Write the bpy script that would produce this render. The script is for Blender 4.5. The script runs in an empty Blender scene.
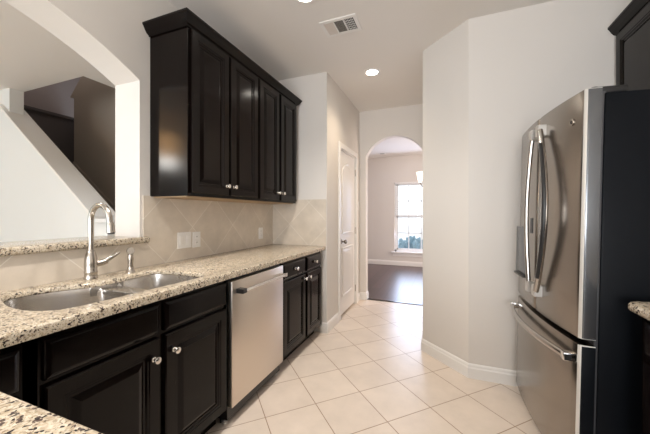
import bpy, bmesh, math, random
from mathutils import Vector, Matrix
random.seed(7)
PI = math.pi
C = bpy.context.scene.collection
SC = bpy.context.scene

# ------------------------------------------------------------------ camera
cam_data = bpy.data.cameras.new('camera')
cam_data.sensor_width = 36.0
cam_data.lens = 298.0 / 650.0 * 36.0
cam_data.shift_y = -3.0 / 650.0
cam_data.clip_start = 0.05
cam = bpy.data.objects.new('camera', cam_data)
C.objects.link(cam)
cam.location = (0, 0, 1.25)
cam.rotation_euler = (PI / 2, 0, math.atan(117 / 298))
SC.camera = cam

# ------------------------------------------------------------------ world, daylight, exposure
world = bpy.data.worlds.new('daylight_sky')
SC.world = world
world.use_nodes = True
wn = world.node_tree.nodes
wn['Background'].inputs['Color'].default_value = (0.80, 0.90, 1.0, 1)
wn['Background'].inputs['Strength'].default_value = 1.1
SC.view_settings.view_transform = 'Standard'
SC.view_settings.look = 'None'
SC.view_settings.gamma = 1.0
SC.view_settings.use_curve_mapping = False
SC.view_settings.exposure = 1.03
SC.cycles.max_bounces = 14
SC.cycles.diffuse_bounces = 8
SC.cycles.glossy_bounces = 6


def area(name, loc, target, sx, sy, power, color):
    d = bpy.data.lights.new(name, 'AREA')
    d.shape = 'RECTANGLE'
    d.size = sx
    d.size_y = sy
    d.energy = power
    d.color = color
    o = bpy.data.objects.new(name, d)
    C.objects.link(o)
    o.location = loc
    o.rotation_euler = (Vector(target) - Vector(loc)).to_track_quat('-Z', 'Y').to_euler()
    return o


# daylight through the windows; back windows are unseen, the side lamp is added fill
area('unseen_kitchen_window_daylight', (-0.3, -3.52, 1.35), (-0.3, 0, 2.6), 2.2, 1.7, 72, (0.97, 0.98, 1.0))
area('unseen_living_window_daylight', (-4.6, -3.52, 1.45), (-4.6, 0, 2.3), 3.4, 1.9, 35, (0.84, 0.96, 1.0))
area('dining_window_daylight', (-0.62, 7.33, 1.25), (-0.62, 3, 0.4), 0.95, 1.6, 20, (0.60, 0.72, 1.0))
area('dining_side_warm_fill', (1.93, 5.9, 1.4), (-1.0, 5.9, 0.8), 1.5, 1.6, 34, (1.0, 0.76, 0.60))  # warm fill added to tint the dining walls; bare opening, no window


# ------------------------------------------------------------------ materials
def mat(name, color=(.8, .8, .8), rough=.5, metal=0.0, spec=.5, coat=0.0, emit=None, estr=0.0):
    m = bpy.data.materials.new(name)
    m.use_nodes = True
    b = m.node_tree.nodes['Principled BSDF']
    b.inputs['Base Color'].default_value = (*color, 1)
    b.inputs['Roughness'].default_value = rough
    b.inputs['Metallic'].default_value = metal
    b.inputs['Specular IOR Level'].default_value = spec
    b.inputs['Coat Weight'].default_value = coat
    if emit:
        b.inputs['Emission Color'].default_value = (*emit, 1)
        b.inputs['Emission Strength'].default_value = estr
    return m


def nd(m, t, **kw):
    n = m.node_tree.nodes.new(t)
    for k, v in kw.items():
        setattr(n, k, v)
    return n


def lk(m, a, b):
    m.node_tree.links.new(a, b)


def bsdf(m):
    return m.node_tree.nodes['Principled BSDF']


def ramp(m, stops, fac):
    r = nd(m, 'ShaderNodeValToRGB')
    e = r.color_ramp.elements
    while len(e) < len(stops):
        e.new(0.5)
    for i, (p, c) in enumerate(stops):
        e[i].position = p
        e[i].color = (*c, 1)
    lk(m, fac, r.inputs['Fac'])
    return r.outputs['Color']


def noise(m, vec, scale, detail=3, rough=.55, out='Fac'):
    n = nd(m, 'ShaderNodeTexNoise')
    n.inputs['Scale'].default_value = scale
    n.inputs['Detail'].default_value = detail
    n.inputs['Roughness'].default_value = rough
    if vec is not None:
        lk(m, vec, n.inputs['Vector'])
    return n.outputs[out]


def bump(m, height, strength, dist=.002):
    b = nd(m, 'ShaderNodeBump')
    b.inputs['Strength'].default_value = strength
    b.inputs['Distance'].default_value = dist
    lk(m, height, b.inputs['Height'])
    lk(m, b.outputs['Normal'], bsdf(m).inputs['Normal'])


def position(m):
    return nd(m, 'ShaderNodeNewGeometry').outputs['Position']


def mixc(m, fac, a, b):
    n = nd(m, 'ShaderNodeMix', data_type='RGBA')
    for s, v in ((n.inputs[0], fac), (n.inputs[6], a), (n.inputs[7], b)):
        if isinstance(v, (int, float)):
            s.default_value = v
        elif isinstance(v, tuple):
            s.default_value = (*v, 1)
        else:
            lk(m, v, s)
    return n.outputs[2]


def paint(name, col, rough=.7):
    m = mat(name, col, rough, spec=.3)
    bump(m, noise(m, position(m), 160, 2), .12, .001)
    return m


M = {}
M['wall'] = paint('greige_wall_paint', (.70, .672, .638))
M['white_wall'] = paint('white_wall_paint', (.77, .785, .78))
M['ceiling'] = paint('ceiling_paint', (.80, .775, .745), .85)
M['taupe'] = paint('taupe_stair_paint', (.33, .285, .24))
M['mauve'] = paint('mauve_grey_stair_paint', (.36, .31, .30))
M['plum_shade'] = paint('shaded_plum_stair_wall', (.12, .105, .105))  # shadow on the landing wall put into the colour; its cap shares it
M['trim'] = mat('white_trim_paint', (.80, .79, .77), .35)
M['ext_trim'] = mat('window_vinyl', (.82, .84, .86), .4)
M['plastic'] = mat('white_plastic', (.80, .79, .77), .35)
M['dark_void'] = mat('black_void', (.012, .012, .012), .7)
M['black_plastic'] = mat('black_plastic', (.015, .015, .016), .35)
M['rubber'] = mat('grey_gasket', (.06, .06, .065), .55)
M['fridge_side'] = mat('black_textured_steel', (.0045, .0058, .008), .42, spec=.10)
bump(M['fridge_side'], noise(M['fridge_side'], position(M['fridge_side']), 500, 1), .25, .0006)
M['door_side'] = mat('grey_door_side', (.17, .18, .195), .25, metal=.8)
M['chrome'] = mat('bright_chrome', (.82, .82, .82), .12, metal=1)
M['nickel'] = mat('brushed_nickel', (.50, .465, .42), .27, metal=1)
M['handle_steel'] = mat('polished_handle_steel', (.50, .48, .46), .2, metal=1)
M['block_steel'] = mat('pale_handle_block', (.62, .61, .59), .42, metal=.8)
M['edge_steel'] = mat('pale_door_edge', (.74, .73, .70), .5, metal=.5)
M['bronze'] = mat('dark_nickel', (.20, .175, .15), .3, metal=1)
M['knob'] = mat('satin_nickel_knob', (.78, .75, .70), .22, metal=1)
M['espresso_in'] = mat('dark_cabinet_interior', (.008, .007, .006), .8)


def espresso():
    m = mat('espresso_stained_wood', (.020, .0145, .012), .16, spec=.20)
    mp = nd(m, 'ShaderNodeMapping')
    mp.inputs['Scale'].default_value = (30, 30, 2.2)
    lk(m, position(m), mp.inputs['Vector'])
    f = noise(m, mp.outputs['Vector'], 3.0, 4)
    lk(m, ramp(m, [(.3, (.0034, .0020, .0016)), (.7, (.0050, .0030, .0025))], f), bsdf(m).inputs['Base Color'])
    bump(m, f, .015, .0006)
    return m


M['espresso'] = espresso()


def steel(name, col, rough, stretch, aniso=.5):
    m = mat(name, col, rough, metal=1)
    mp = nd(m, 'ShaderNodeMapping')
    mp.inputs['Scale'].default_value = stretch
    tc = nd(m, 'ShaderNodeTexCoord')
    lk(m, tc.outputs['Object'], mp.inputs['Vector'])
    f = noise(m, mp.outputs['Vector'], 1.0, 2)
    r = nd(m, 'ShaderNodeMapRange')
    r.inputs['To Min'].default_value = rough - .05
    r.inputs['To Max'].default_value = rough + .07
    lk(m, f, r.inputs['Value'])
    lk(m, r.outputs['Result'], bsdf(m).inputs['Roughness'])
    bump(m, f, .03, .0005)
    return m


M['steel_fridge'] = steel('brushed_steel_fridge', (.31, .28, .25), .22, (40, 4, 900))
M['steel_dish'] = steel('brushed_steel_dishwasher', (.70, .63, .56), .34, (900, 4, 40))
M['steel_sink'] = steel('brushed_steel_sink', (.60, .58, .555), .24, (6, 6, 6))


def granite():
    m = mat('speckled_granite', (.6, .5, .4), .16, spec=.5)
    p = position(m)
    warp = noise(m, p, 26, 3, out='Color')
    add = nd(m, 'ShaderNodeVectorMath', operation='MULTIPLY_ADD')
    lk(m, warp, add.inputs[0])
    add.inputs[1].default_value = (.020, .020, .020)
    lk(m, p, add.inputs[2])
    base = ramp(m, [(.30, (.24, .165, .10)), (.44, (.44, .36, .25)), (.56, (.62, .555, .44)), (.74, (.36, .27, .17))],
                noise(m, add.outputs[0], 75, 4, .6))
    v = nd(m, 'ShaderNodeTexVoronoi')
    v.inputs['Scale'].default_value = 250
    lk(m, add.outputs[0], v.inputs['Vector'])
    sep = nd(m, 'ShaderNodeSeparateColor')
    lk(m, v.outputs['Color'], sep.inputs['Color'])
    grain = ramp(m, [(0, (.13, .09, .06)), (.2, (.42, .33, .23)), (.5, (.58, .51, .40)), (.9, (.76, .71, .61))], sep.outputs[0])
    c1 = mixc(m, .5, base, grain)
    # dark flecks, clumped into short veins
    v2 = nd(m, 'ShaderNodeTexVoronoi')
    v2.inputs['Scale'].default_value = 185
    lk(m, add.outputs[0], v2.inputs['Vector'])
    sep2 = nd(m, 'ShaderNodeSeparateColor')
    lk(m, v2.outputs['Color'], sep2.inputs['Color'])
    clump = noise(m, p, 42, 3, .6)
    mul = nd(m, 'ShaderNodeMath', operation='MULTIPLY')
    lk(m, sep2.outputs[1], mul.inputs[0])
    lk(m, clump, mul.inputs[1])
    mask = ramp(m, [(.375, (0, 0, 0)), (.42, (1, 1, 1))], mul.outputs[0])
    dark = ramp(m, [(.3, (.022, .018, .018)), (.8, (.10, .07, .06))], sep2.outputs[2])
    c2 = mixc(m, mask, c1, dark)
    lk(m, c2, bsdf(m).inputs['Base Color'])
    return m


M['granite'] = granite()


def tile_mat(name, axes, offs, pitch, mortar, cols, grout, rough, mottling, bumpd=.0015):
    """square tiles laid on the diagonal; axes pick the two world axes of the surface"""
    m = mat(name, cols[0], rough, spec=.45)
    p = position(m)
    sx = nd(m, 'ShaderNodeSeparateXYZ')
    lk(m, p, sx.inputs[0])
    cb = nd(m, 'ShaderNodeCombineXYZ')
    lk(m, sx.outputs[axes[0]], cb.inputs[0])
    lk(m, sx.outputs[axes[1]], cb.inputs[1])
    mp = nd(m, 'ShaderNodeMapping')
    mp.inputs['Rotation'].default_value = (0, 0, -PI / 4)
    mp.inputs['Location'].default_value = (-offs[0] + 40 * pitch, -offs[1] + 40 * pitch, 0)
    lk(m, cb.outputs[0], mp.inputs['Vector'])
    br = nd(m, 'ShaderNodeTexBrick')
    br.offset = 0
    br.squash = 1
    br.inputs['Scale'].default_value = 1
    br.inputs['Brick Width'].default_value = pitch
    br.inputs['Row Height'].default_value = pitch
    br.inputs['Mortar Size'].default_value = mortar
    br.inputs['Mortar Smooth'].default_value = .3
    br.inputs['Color1'].default_value = (*cols[0], 1)
    br.inputs['Color2'].default_value = (*cols[1], 1)
    br.inputs['Mortar'].default_value = (*grout, 1)
    lk(m, mp.outputs['Vector'], br.inputs['Vector'])
    f = noise(m, p, 5.5, 5, .62)
    mott = ramp(m, [(.28, (1 - mottling,) * 3), (.72, (1, 1, 1))], f)
    mx = nd(m, 'ShaderNodeMix', data_type='RGBA', blend_type='MULTIPLY')
    mx.inputs[0].default_value = 1
    lk(m, br.outputs['Color'], mx.inputs[6])
    lk(m, mott, mx.inputs[7])
    lk(m, mx.outputs[2], bsdf(m).inputs['Base Color'])
    inv = nd(m, 'ShaderNodeMath', operation='SUBTRACT')
    inv.inputs[0].default_value = 1
    lk(m, br.outputs['Fac'], inv.inputs[1])
    bump(m, inv.outputs[0], .5, bumpd)
    return m


PITCH = .3325
M['floor_tile'] = tile_mat('beige_floor_tile', (0, 1), (1.393, 2.157), PITCH, .0032,
                           ((.75, .66, .575), (.71, .62, .54)), (.36, .25, .17), .30, .13)
M['splash_left'] = tile_mat('beige_wall_tile', (1, 2), (1.718, -.757), PITCH, .0022,
                            ((.72, .645, .55), (.66, .59, .50)), (.84, .79, .71), .35, .22, .0006)
M['splash_end'] = tile_mat('beige_wall_tile_end', (0, 2), (-.298, 1.910), PITCH, .0022,
                           ((.72, .645, .55), (.66, .59, .50)), (.84, .79, .71), .35, .22, .0006)


def wood_floor():
    m = mat('dark_wood_floor', (.05, .03, .025), .30)
    p = position(m)
    mp = nd(m, 'ShaderNodeMapping')
    mp.inputs['Rotation'].default_value = (0, 0, PI / 2)
    lk(m, p, mp.inputs['Vector'])
    br = nd(m, 'ShaderNodeTexBrick')
    br.inputs['Scale'].default_value = 1
    br.inputs['Brick Width'].default_value = 1.25
    br.inputs['Row Height'].default_value = .16
    br.inputs['Mortar Size'].default_value = .003
    br.inputs['Color1'].default_value = (.085, .046, .042, 1)
    br.inputs['Color2'].default_value = (.050, .028, .025, 1)
    br.inputs['Mortar'].default_value = (.012, .008, .008, 1)
    lk(m, mp.outputs['Vector'], br.inputs['Vector'])
    lk(m, br.outputs['Color'], bsdf(m).inputs['Base Color'])
    mp2 = nd(m, 'ShaderNodeMapping')
    mp2.inputs['Scale'].default_value = (40, 3, 1)
    lk(m, p, mp2.inputs['Vector'])
    bump(m, noise(m, mp2.outputs['Vector'], 1, 3), .15, .001)
    return m


M['wood'] = wood_floor()
M['lamp'] = mat('lit_lamp_lens', (1, 1, 1), .5, emit=(1, .93, .82), estr=14)
M['shade'] = mat('lit_glass_shade', (1, .97, .92), .5, emit=(1, .88, .70), estr=.75)
M['orange_shade'] = mat('warm_lit_shade', (1, .8, .5), .5, emit=(1, .56, .24), estr=7)
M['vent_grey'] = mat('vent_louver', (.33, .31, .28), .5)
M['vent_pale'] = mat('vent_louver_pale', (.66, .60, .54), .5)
M['leaf'] = mat('blue_green_leaf', (.22, .32, .37), .6)
M['grass'] = mat('pale_lawn', (.60, .58, .56), .9)
M['blind'] = mat('white_blind_slat', (.80, .80, .80), .5)


def glass():
    m = bpy.data.materials.new('window_glass')
    m.use_nodes = True
    n = m.node_tree.nodes
    n.remove(n['Principled BSDF'])
    tr = n.new('ShaderNodeBsdfTransparent')
    gl = n.new('ShaderNodeBsdfGlossy')
    gl.inputs['Roughness'].default_value = .02
    fr = n.new('ShaderNodeFresnel')
    fr.inputs['IOR'].default_value = 1.35
    mx = n.new('ShaderNodeMixShader')
    m.node_tree.links.new(fr.outputs[0], mx.inputs[0])
    m.node_tree.links.new(tr.outputs[0], mx.inputs[1])
    m.node_tree.links.new(gl.outputs[0], mx.inputs[2])
    m.node_tree.links.new(mx.outputs[0], n['Material Output'].inputs['Surface'])
    return m


M['glass'] = glass()

# ------------------------------------------------------------------ mesh helpers


def finish(bm):
    bmesh.ops.recalc_face_normals(bm, faces=bm.faces[:])
    return bm


def obj(name, bm, m, parent=None, smooth=False, mats=None):
    """link bm as ONE mesh object with its origin at its own centre; coordinates are in the thing's frame
    (world coordinates when the thing has no rotation, see thing())"""
    finish(bm)
    lo = Vector((1e9,) * 3)
    hi = Vector((-1e9,) * 3)
    for v in bm.verts:
        for i in range(3):
            lo[i] = min(lo[i], v.co[i])
            hi[i] = max(hi[i], v.co[i])
    ctr = (lo + hi) / 2
    bmesh.ops.translate(bm, verts=bm.verts[:], vec=-ctr)
    me = bpy.data.meshes.new(name)
    bm.to_mesh(me)
    bm.free()
    for x in (mats or [m]):
        me.materials.append(x)
    if smooth:
        for p in me.polygons:
            p.use_smooth = True
        try:
            me.set_sharp_from_angle(angle=math.radians(40))
        except Exception:
            pass
    o = bpy.data.objects.new(name, me)
    C.objects.link(o)
    if parent is not None:
        org = Vector(parent.get('_org', (0, 0, 0)))
        o.parent = parent
        o.location = ctr - org
        o['_org'] = list(ctr)
    else:
        o.location = ctr
        o['_org'] = list(ctr)
    return o


def thing(name, label, cat, loc=(0, 0, 0), group=None, rot=None):
    o = bpy.data.objects.new(name, None)
    o.empty_display_size = .1
    C.objects.link(o)
    o.location = loc
    o['_org'] = list(loc)
    if rot:
        o.rotation_euler = rot
        o['_org'] = [0, 0, 0]          # parts given in the thing's own frame
    o['label'] = label
    o['category'] = cat
    if group:
        o['group'] = group
    return o


def tag(o, label, cat, group=None):
    o['label'] = label
    o['category'] = cat
    if group:
        o['group'] = group
    return o


def struct(name, bm, m, parent=None, smooth=False, mats=None):
    o = obj(name, bm, m, parent, smooth, mats)
    if parent is None:
        o['kind'] = 'structure'
    return o


def box(bm, x0, x1, y0, y1, z0, z1, bev=0, seg=2):
    vs = [bm.verts.new((x, y, z)) for x in (x0, x1) for y in (y0, y1) for z in (z0, z1)]
    idx = [(0, 1, 3, 2), (4, 6, 7, 5), (0, 4, 5, 1), (2, 3, 7, 6), (0, 2, 6, 4), (1, 5, 7, 3)]
    fs = [bm.faces.new([vs[i] for i in f]) for f in idx]
    if bev:
        es = list({e for f in fs for e in f.edges})
        bmesh.ops.bevel(bm, geom=es, offset=bev, segments=seg, profile=.5, affect='EDGES')
    return bm


def bx(*a, **k):
    return box(bmesh.new(), *a, **k)


def prism(bm, pts, axis, a0, a1):
    """closed 2-D polygon extruded along an axis: pts are (the other two axes in xyz order)"""
    def mk(p, a):
        if axis == 'x':
            return (a, p[0], p[1])
        if axis == 'y':
            return (p[0], a, p[1])
        return (p[0], p[1], a)
    A = [bm.verts.new(mk(p, a0)) for p in pts]
    B = [bm.verts.new(mk(p, a1)) for p in pts]
    bm.faces.new(A)
    bm.faces.new(B[::-1])
    n = len(pts)
    for i in range(n):
        bm.faces.new([A[i], A[(i + 1) % n], B[(i + 1) % n], B[i]])
    return bm


def sheets(polys, place, depth):
    """flat faces sharing corners, thickened: a wall with openings as one solid"""
    bm = bmesh.new()
    cache = {}

    def V(p):
        k = (round(p[0], 5), round(p[1], 5))
        if k not in cache:
            cache[k] = bm.verts.new(place(p[0], p[1]))
        return cache[k]
    fs = [bm.faces.new([V(p) for p in poly]) for poly in polys]
    bmesh.ops.recalc_face_normals(bm, faces=bm.faces[:])
    r = bmesh.ops.extrude_face_region(bm, geom=fs)
    vs = [g for g in r['geom'] if isinstance(g, bmesh.types.BMVert)]
    bmesh.ops.translate(bm, verts=vs, vec=depth)
    return bm


def arch_polys(a0, a1, H, o0, o1, sill, spring, curve, n=24, foot=0.0):
    """wall a0..a1 x foot..H with an arched opening o0..o1; curve(a) gives the arch height"""
    xs = [o0 + (o1 - o0) * i / n for i in range(n + 1)]
    zs = [curve(x) for x in xs]
    zs[0] = zs[-1] = spring
    P = []
    left = [(a0, foot), (o0, foot)] + ([(o0, sill)] if sill > foot else []) + [(o0, spring), (o0, H), (a0, H)]
    right = [(o1, foot), (a1, foot), (a1, H), (o1, H), (o1, spring)] + ([(o1, sill)] if sill > foot else [])
    P += [left, right]
    if sill > foot:
        P.append([(o0, foot), (o1, foot), (o1, sill), (o0, sill)])
    for i in range(n):
        P.append([(xs[i], zs[i]), (xs[i + 1], zs[i + 1]), (xs[i + 1], H), (xs[i], H)])
    return P


def rect_hole(a0, a1, H, o0, o1, z0, z1, foot=0.0):
    return arch_polys(a0, a1, H, o0, o1, z0, z1, lambda x: z1, 1, foot)


def lathe(bm, prof, center, axis='z', n=24):
    """prof: list of (radius, height); revolve about an axis through center"""
    rings = []
    for r, h in prof:
        ring = []
        for i in range(n):
            a = 2 * PI * i / n
            p, q = r * math.cos(a), r * math.sin(a)
            v = {'z': (p, q, h), 'x': (h, p, q), 'y': (p, h, q)}[axis]
            ring.append(bm.verts.new((center[0] + v[0], center[1] + v[1], center[2] + v[2])))
        rings.append(ring)
    for A, B in zip(rings, rings[1:]):
        for i in range(n):
            j = (i + 1) % n
            bm.faces.new([A[i], A[j], B[j], B[i]])
    bm.faces.new(rings[0][::-1])
    bm.faces.new(rings[-1])
    return bm


def tube(bm, pts, rad, n=14, flat=1.0, side=None):
    """tube through pts; rad a number or list; flat squashes it along its binormal"""
    pts = [Vector(p) for p in pts]
    rads = rad if isinstance(rad, (list, tuple)) else [rad] * len(pts)
    rings = []
    ref = Vector(side) if side else None
    for i, p in enumerate(pts):
        t = (pts[min(i + 1, len(pts) - 1)] - pts[max(i - 1, 0)]).normalized()
        if ref is None:
            ref = Vector((0, 0, 1)) if abs(t.z) < .9 else Vector((1, 0, 0))
        a = (ref - t * ref.dot(t)).normalized()
        b = t.cross(a)
        ref = a
        rings.append([bm.verts.new(p + a * (rads[i] * math.cos(2 * PI * k / n)) + b * (rads[i] * flat * math.sin(2 * PI * k / n)))
                      for k in range(n)])
    for A, B in zip(rings, rings[1:]):
        for k in range(n):
            j = (k + 1) % n
            bm.faces.new([A[k], A[j], B[j], B[k]])
    bm.faces.new(rings[0][::-1])
    bm.faces.new(rings[-1])
    return bm


def rings_panel(bm, o, u, v, n, w, h, rings):
    """a slab w x h at origin o spanned by u, v with nested rectangular rings (inset, height along n): raised-panel fronts"""
    o, u, v, n = Vector(o), Vector(u), Vector(v), Vector(n)
    loops = []
    for ins, ht in rings:
        loops.append([bm.verts.new(o + u * a + v * b + n * ht) for a, b in
                      ((ins, ins), (w - ins, ins), (w - ins, h - ins), (ins, h - ins))])
    bm.faces.new(loops[0][::-1])
    for A, B in zip(loops, loops[1:]):
        for i in range(4):
            j = (i + 1) % 4
            bm.faces.new([A[i], A[j], B[j], B[i]])
    bm.faces.new(loops[-1])
    return bm


DOOR = [(0, 0), (0, .015), (.005, .020), (.050, .020), (.054, .016), (.060, .016), (.066, .009), (.074, .009), (.098, .018), (.102, .0185)]
DRAWER = [(0, 0), (0, .010), (.003, .014), (.010, .0175), (.014, .0200), (.017, .0205)]


def knob(parent, c, axis, sgn):
    """mushroom knob standing off a door; c on the door face"""
    prof = [(.0105, 0), (.0105, .002), (.006, .004), (.0055, .012), (.011, .017), (.0155, .021), (.0160, .024), (.0140, .028), (.008, .0305), (.002, .031)]
    prof = [(r, h * sgn) for r, h in prof]
    k = obj('knob', lathe(bmesh.new(), prof, c, axis, 20), M['knob'], parent, True)
    k['label'] = 'round satin nickel knob'
    return k


# ------------------------------------------------------------------ the room shell
H = 2.745
XL, XL2 = -1.785, -2.015       # kitchen left wall, both faces
YE = 2.92                      # short end wall of the counter run
XH = -1.126                    # hall left wall
YA, YA2 = 4.25, 4.37           # wall with the archway
XR = 1.37
YB = -3.5

struct('floor', bx(-8.0, 1.5, YB - .12, 4.30, -.12, 0), M['floor_tile'])
struct('floor_wood', bx(-3.0, 2.1, 4.30, 7.52, -.12, 0), M['wood'])
struct('trim_threshold', bx(-1.03, -.22, 4.275, 4.325, 0, .008, bev=.002), M['espresso'])

bm = bmesh.new()
P = [[(-8, YB - .12), (-5.09, YB - .12), (-3.62, YB - .12), (1.5, YB - .12), (1.5, 2.05), (-3.62, 2.05), (-5.09, 2.05), (-8, 2.05)],
     [(-3.62, 2.05), (1.5, 2.05), (1.5, 4.25), (-3.62, 4.25)]]
struct('ceiling', sheets(P, lambda a, b: (a, b, H), (0, 0, .12)), M['ceiling'])
struct('ceiling_dining', bx(-3.0, 2.1, YA2, 7.52, 2.65, 2.77), M['ceiling'])

# left wall with the arched pass-through
YC, ZC, RA = .40, .465, 1.88
curve = lambda y: ZC + math.sqrt(RA * RA - (y - YC) ** 2)
O0, O1 = 2 * YC - 1.33, 1.33
struct('wall_left', sheets(arch_polys(YB, YE + .12, H, O0, O1, 1.066, curve(O1), curve, 32), lambda a, b: (XL2, a, b), (XL - XL2, 0, 0)), M['wall'])
# end wall of the counter run and the hall wall with the door
struct('wall_end', bx(XL, XH, YE, YE + .12, 0, H), M['wall'])
DY0, DY1, DZ = 3.352, 4.030, 2.035
struct('wall_hall', sheets(rect_hole(YE + .12, YA, H, DY0, DY1, 0, DZ), lambda a, b: (XH, a, b), (-.12, 0, 0)), M['wall'])
struct('wall_pantry_inside', bx(-2.0, XH - .5, YE + .13, YA, 0, H), M['dark_void'])
# archway to the dining room
AX0, AX1, ASP, ARI = -1.030, -.225, 2.085, .268
AR = (((AX1 - AX0) / 2) ** 2 + ARI ** 2) / (2 * ARI)
acurve = lambda x: ASP + ARI - AR + math.sqrt(max(0, AR ** 2 - (x - (AX0 + AX1) / 2) ** 2))
struct('wall_archway', sheets(arch_polys(-3.0, 2.0, H, AX0, AX1, 0, ASP, acurve, 40), lambda a, b: (a, YA, b), (0, YA2 - YA, 0)), M['wall'])
# clipped corner block on the right
struct('wall_clipped_corner', prism(bmesh.new(), [(-.165, 2.873), (.19, 2.529), (1.5, 2.529), (1.5, YA), (-.165, YA)], 'z', 0, H), M['wall'])
struct('wall_right', bx(XR, XR + .13, YB, 2.529, 0, H), M['wall'])
# behind the camera: kitchen window wall, living room walls
struct('wall_back', sheets(rect_hole(XL, XR + .13, H, -1.4, .8, .5, 2.2), lambda a, b: (a, YB, b), (0, -.12, 0)), M['wall'])
struct('wall_living_back', sheets(rect_hole(-8, XL, H, -6.3, -2.9, .5, 2.4), lambda a, b: (a, YB, b), (0, -.12, 0)), M['white_wall'])
struct('wall_living_left', bx(-8.12, -8, YB, 3.2, 0, 5.2), M['white_wall'])
# dining room
WX0, WX1, WZ0, WZ1 = -1.08, -.13, .335, 2.02
YF = 7.4
struct('wall_far', sheets(rect_hole(-3.0, 2.1, H, WX0, WX1, WZ0, WZ1), lambda a, b: (a, YF, b), (0, .12, 0)), M['wall'])
struct('wall_dining_left', bx(-3.0, -2.9, YA2, YF, 0, H), M['wall'])
struct('wall_dining_right', sheets(rect_hole(YA2, YF, H, 5.1, 6.7, .5, 2.1), lambda a, b: (2.0, a, b), (.1, 0, 0)), M['wall'])

# stair: half wall with a sloped cap, full-height wall behind it, stairwell
SL = .76
zcap = lambda x: 1.90 + SL * (-4.03 - x)
XN = -3.15
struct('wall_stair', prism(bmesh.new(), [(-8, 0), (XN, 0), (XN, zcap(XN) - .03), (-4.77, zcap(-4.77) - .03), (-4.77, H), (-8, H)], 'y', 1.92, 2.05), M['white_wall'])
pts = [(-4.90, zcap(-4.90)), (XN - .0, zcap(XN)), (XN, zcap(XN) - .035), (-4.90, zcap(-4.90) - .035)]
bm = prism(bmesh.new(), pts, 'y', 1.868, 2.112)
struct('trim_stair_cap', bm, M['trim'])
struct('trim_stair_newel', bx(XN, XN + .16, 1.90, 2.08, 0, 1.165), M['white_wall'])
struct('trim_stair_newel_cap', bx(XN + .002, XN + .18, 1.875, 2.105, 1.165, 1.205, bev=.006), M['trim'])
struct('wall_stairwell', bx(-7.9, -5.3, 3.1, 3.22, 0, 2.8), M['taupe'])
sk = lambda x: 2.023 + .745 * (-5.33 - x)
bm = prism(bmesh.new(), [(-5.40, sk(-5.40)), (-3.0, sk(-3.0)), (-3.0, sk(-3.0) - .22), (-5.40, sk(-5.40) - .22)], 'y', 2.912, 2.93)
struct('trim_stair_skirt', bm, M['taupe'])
struct('wall_landing', bx(-5.92, -5.72, 2.05, 3.1, 0, 2.80), M['plum_shade'])
struct('trim_landing_cap', bx(-5.92, -5.69, 2.05, 3.1, 2.80, 2.85, bev=.008), M['plum_shade'])
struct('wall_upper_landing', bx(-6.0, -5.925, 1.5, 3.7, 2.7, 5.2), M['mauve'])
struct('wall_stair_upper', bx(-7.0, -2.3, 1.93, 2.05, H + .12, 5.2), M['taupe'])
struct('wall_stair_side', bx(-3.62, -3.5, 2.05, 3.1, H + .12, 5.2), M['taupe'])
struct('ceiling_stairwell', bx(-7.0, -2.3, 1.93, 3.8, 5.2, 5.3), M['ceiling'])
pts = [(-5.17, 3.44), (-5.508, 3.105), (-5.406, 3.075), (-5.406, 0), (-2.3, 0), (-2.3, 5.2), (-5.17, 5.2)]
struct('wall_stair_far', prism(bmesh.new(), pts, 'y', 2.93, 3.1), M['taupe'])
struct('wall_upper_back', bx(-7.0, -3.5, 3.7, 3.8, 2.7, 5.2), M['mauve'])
# treads behind the half wall
for i in range(9):
    x1 = -3.2 - i * .25
    struct('floor_stair_tread', bx(x1 - .25, x1, 2.05, 2.91, 0, .19 * (i + 1)), M['wood'])

# baseboards
def baseboard(name, pts, flip=1):
    """moulded baseboard along a floor polyline, profile towards the left of travel"""
    prof = [(0, 0), (.014, 0), (.014, .075), (.010, .085), (.009, .096), (.004, .105), (0, .108)]
    bm = bmesh.new()
    P2 = [Vector((p[0], p[1])) for p in pts]
    rows = []
    for i, p in enumerate(P2):
        d0 = (P2[i] - P2[i - 1]).normalized() if i else None
        d1 = (P2[i + 1] - P2[i]).normalized() if i < len(P2) - 1 else None
        n0 = Vector((-d0.y, d0.x)) if d0 else None
        n1 = Vector((-d1.y, d1.x)) if d1 else None
        if n0 is None:
            off = n1
        elif n1 is None:
            off = n0
        else:
            s = n0 + n1
            off = s * (2 / s.length_squared)
        rows.append([bm.verts.new((p.x + off.x * a * flip, p.y + off.y * a * flip, b)) for a, b in prof])
    k = len(prof)
    for A, B in zip(rows, rows[1:]):
        for i in range(k - 1):
            bm.faces.new([A[i], A[i + 1], B[i + 1], B[i]])
        bm.faces.new([A[k - 1], A[0], B[0], B[k - 1]])
    bm.faces.new(rows[0])
    bm.faces.new(rows[-1][::-1])
    return struct(name, bm, M['trim'])


baseboard('baseboard_end', [(-1.20, YE), (XH, YE), (XH, DY0 - .06)], -1)
baseboard('baseboard_hall', [(XH, DY1 + .06), (XH, YA), (AX0, YA), (AX0, YA2)], -1)
baseboard('baseboard_right', [(-.165, YA), (-.165, 2.873), (.19, 2.529), (XR, 2.529)], -1)
baseboard('baseboard_far', [(-2.9, YF), (2.0, YF)], -1)

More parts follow.
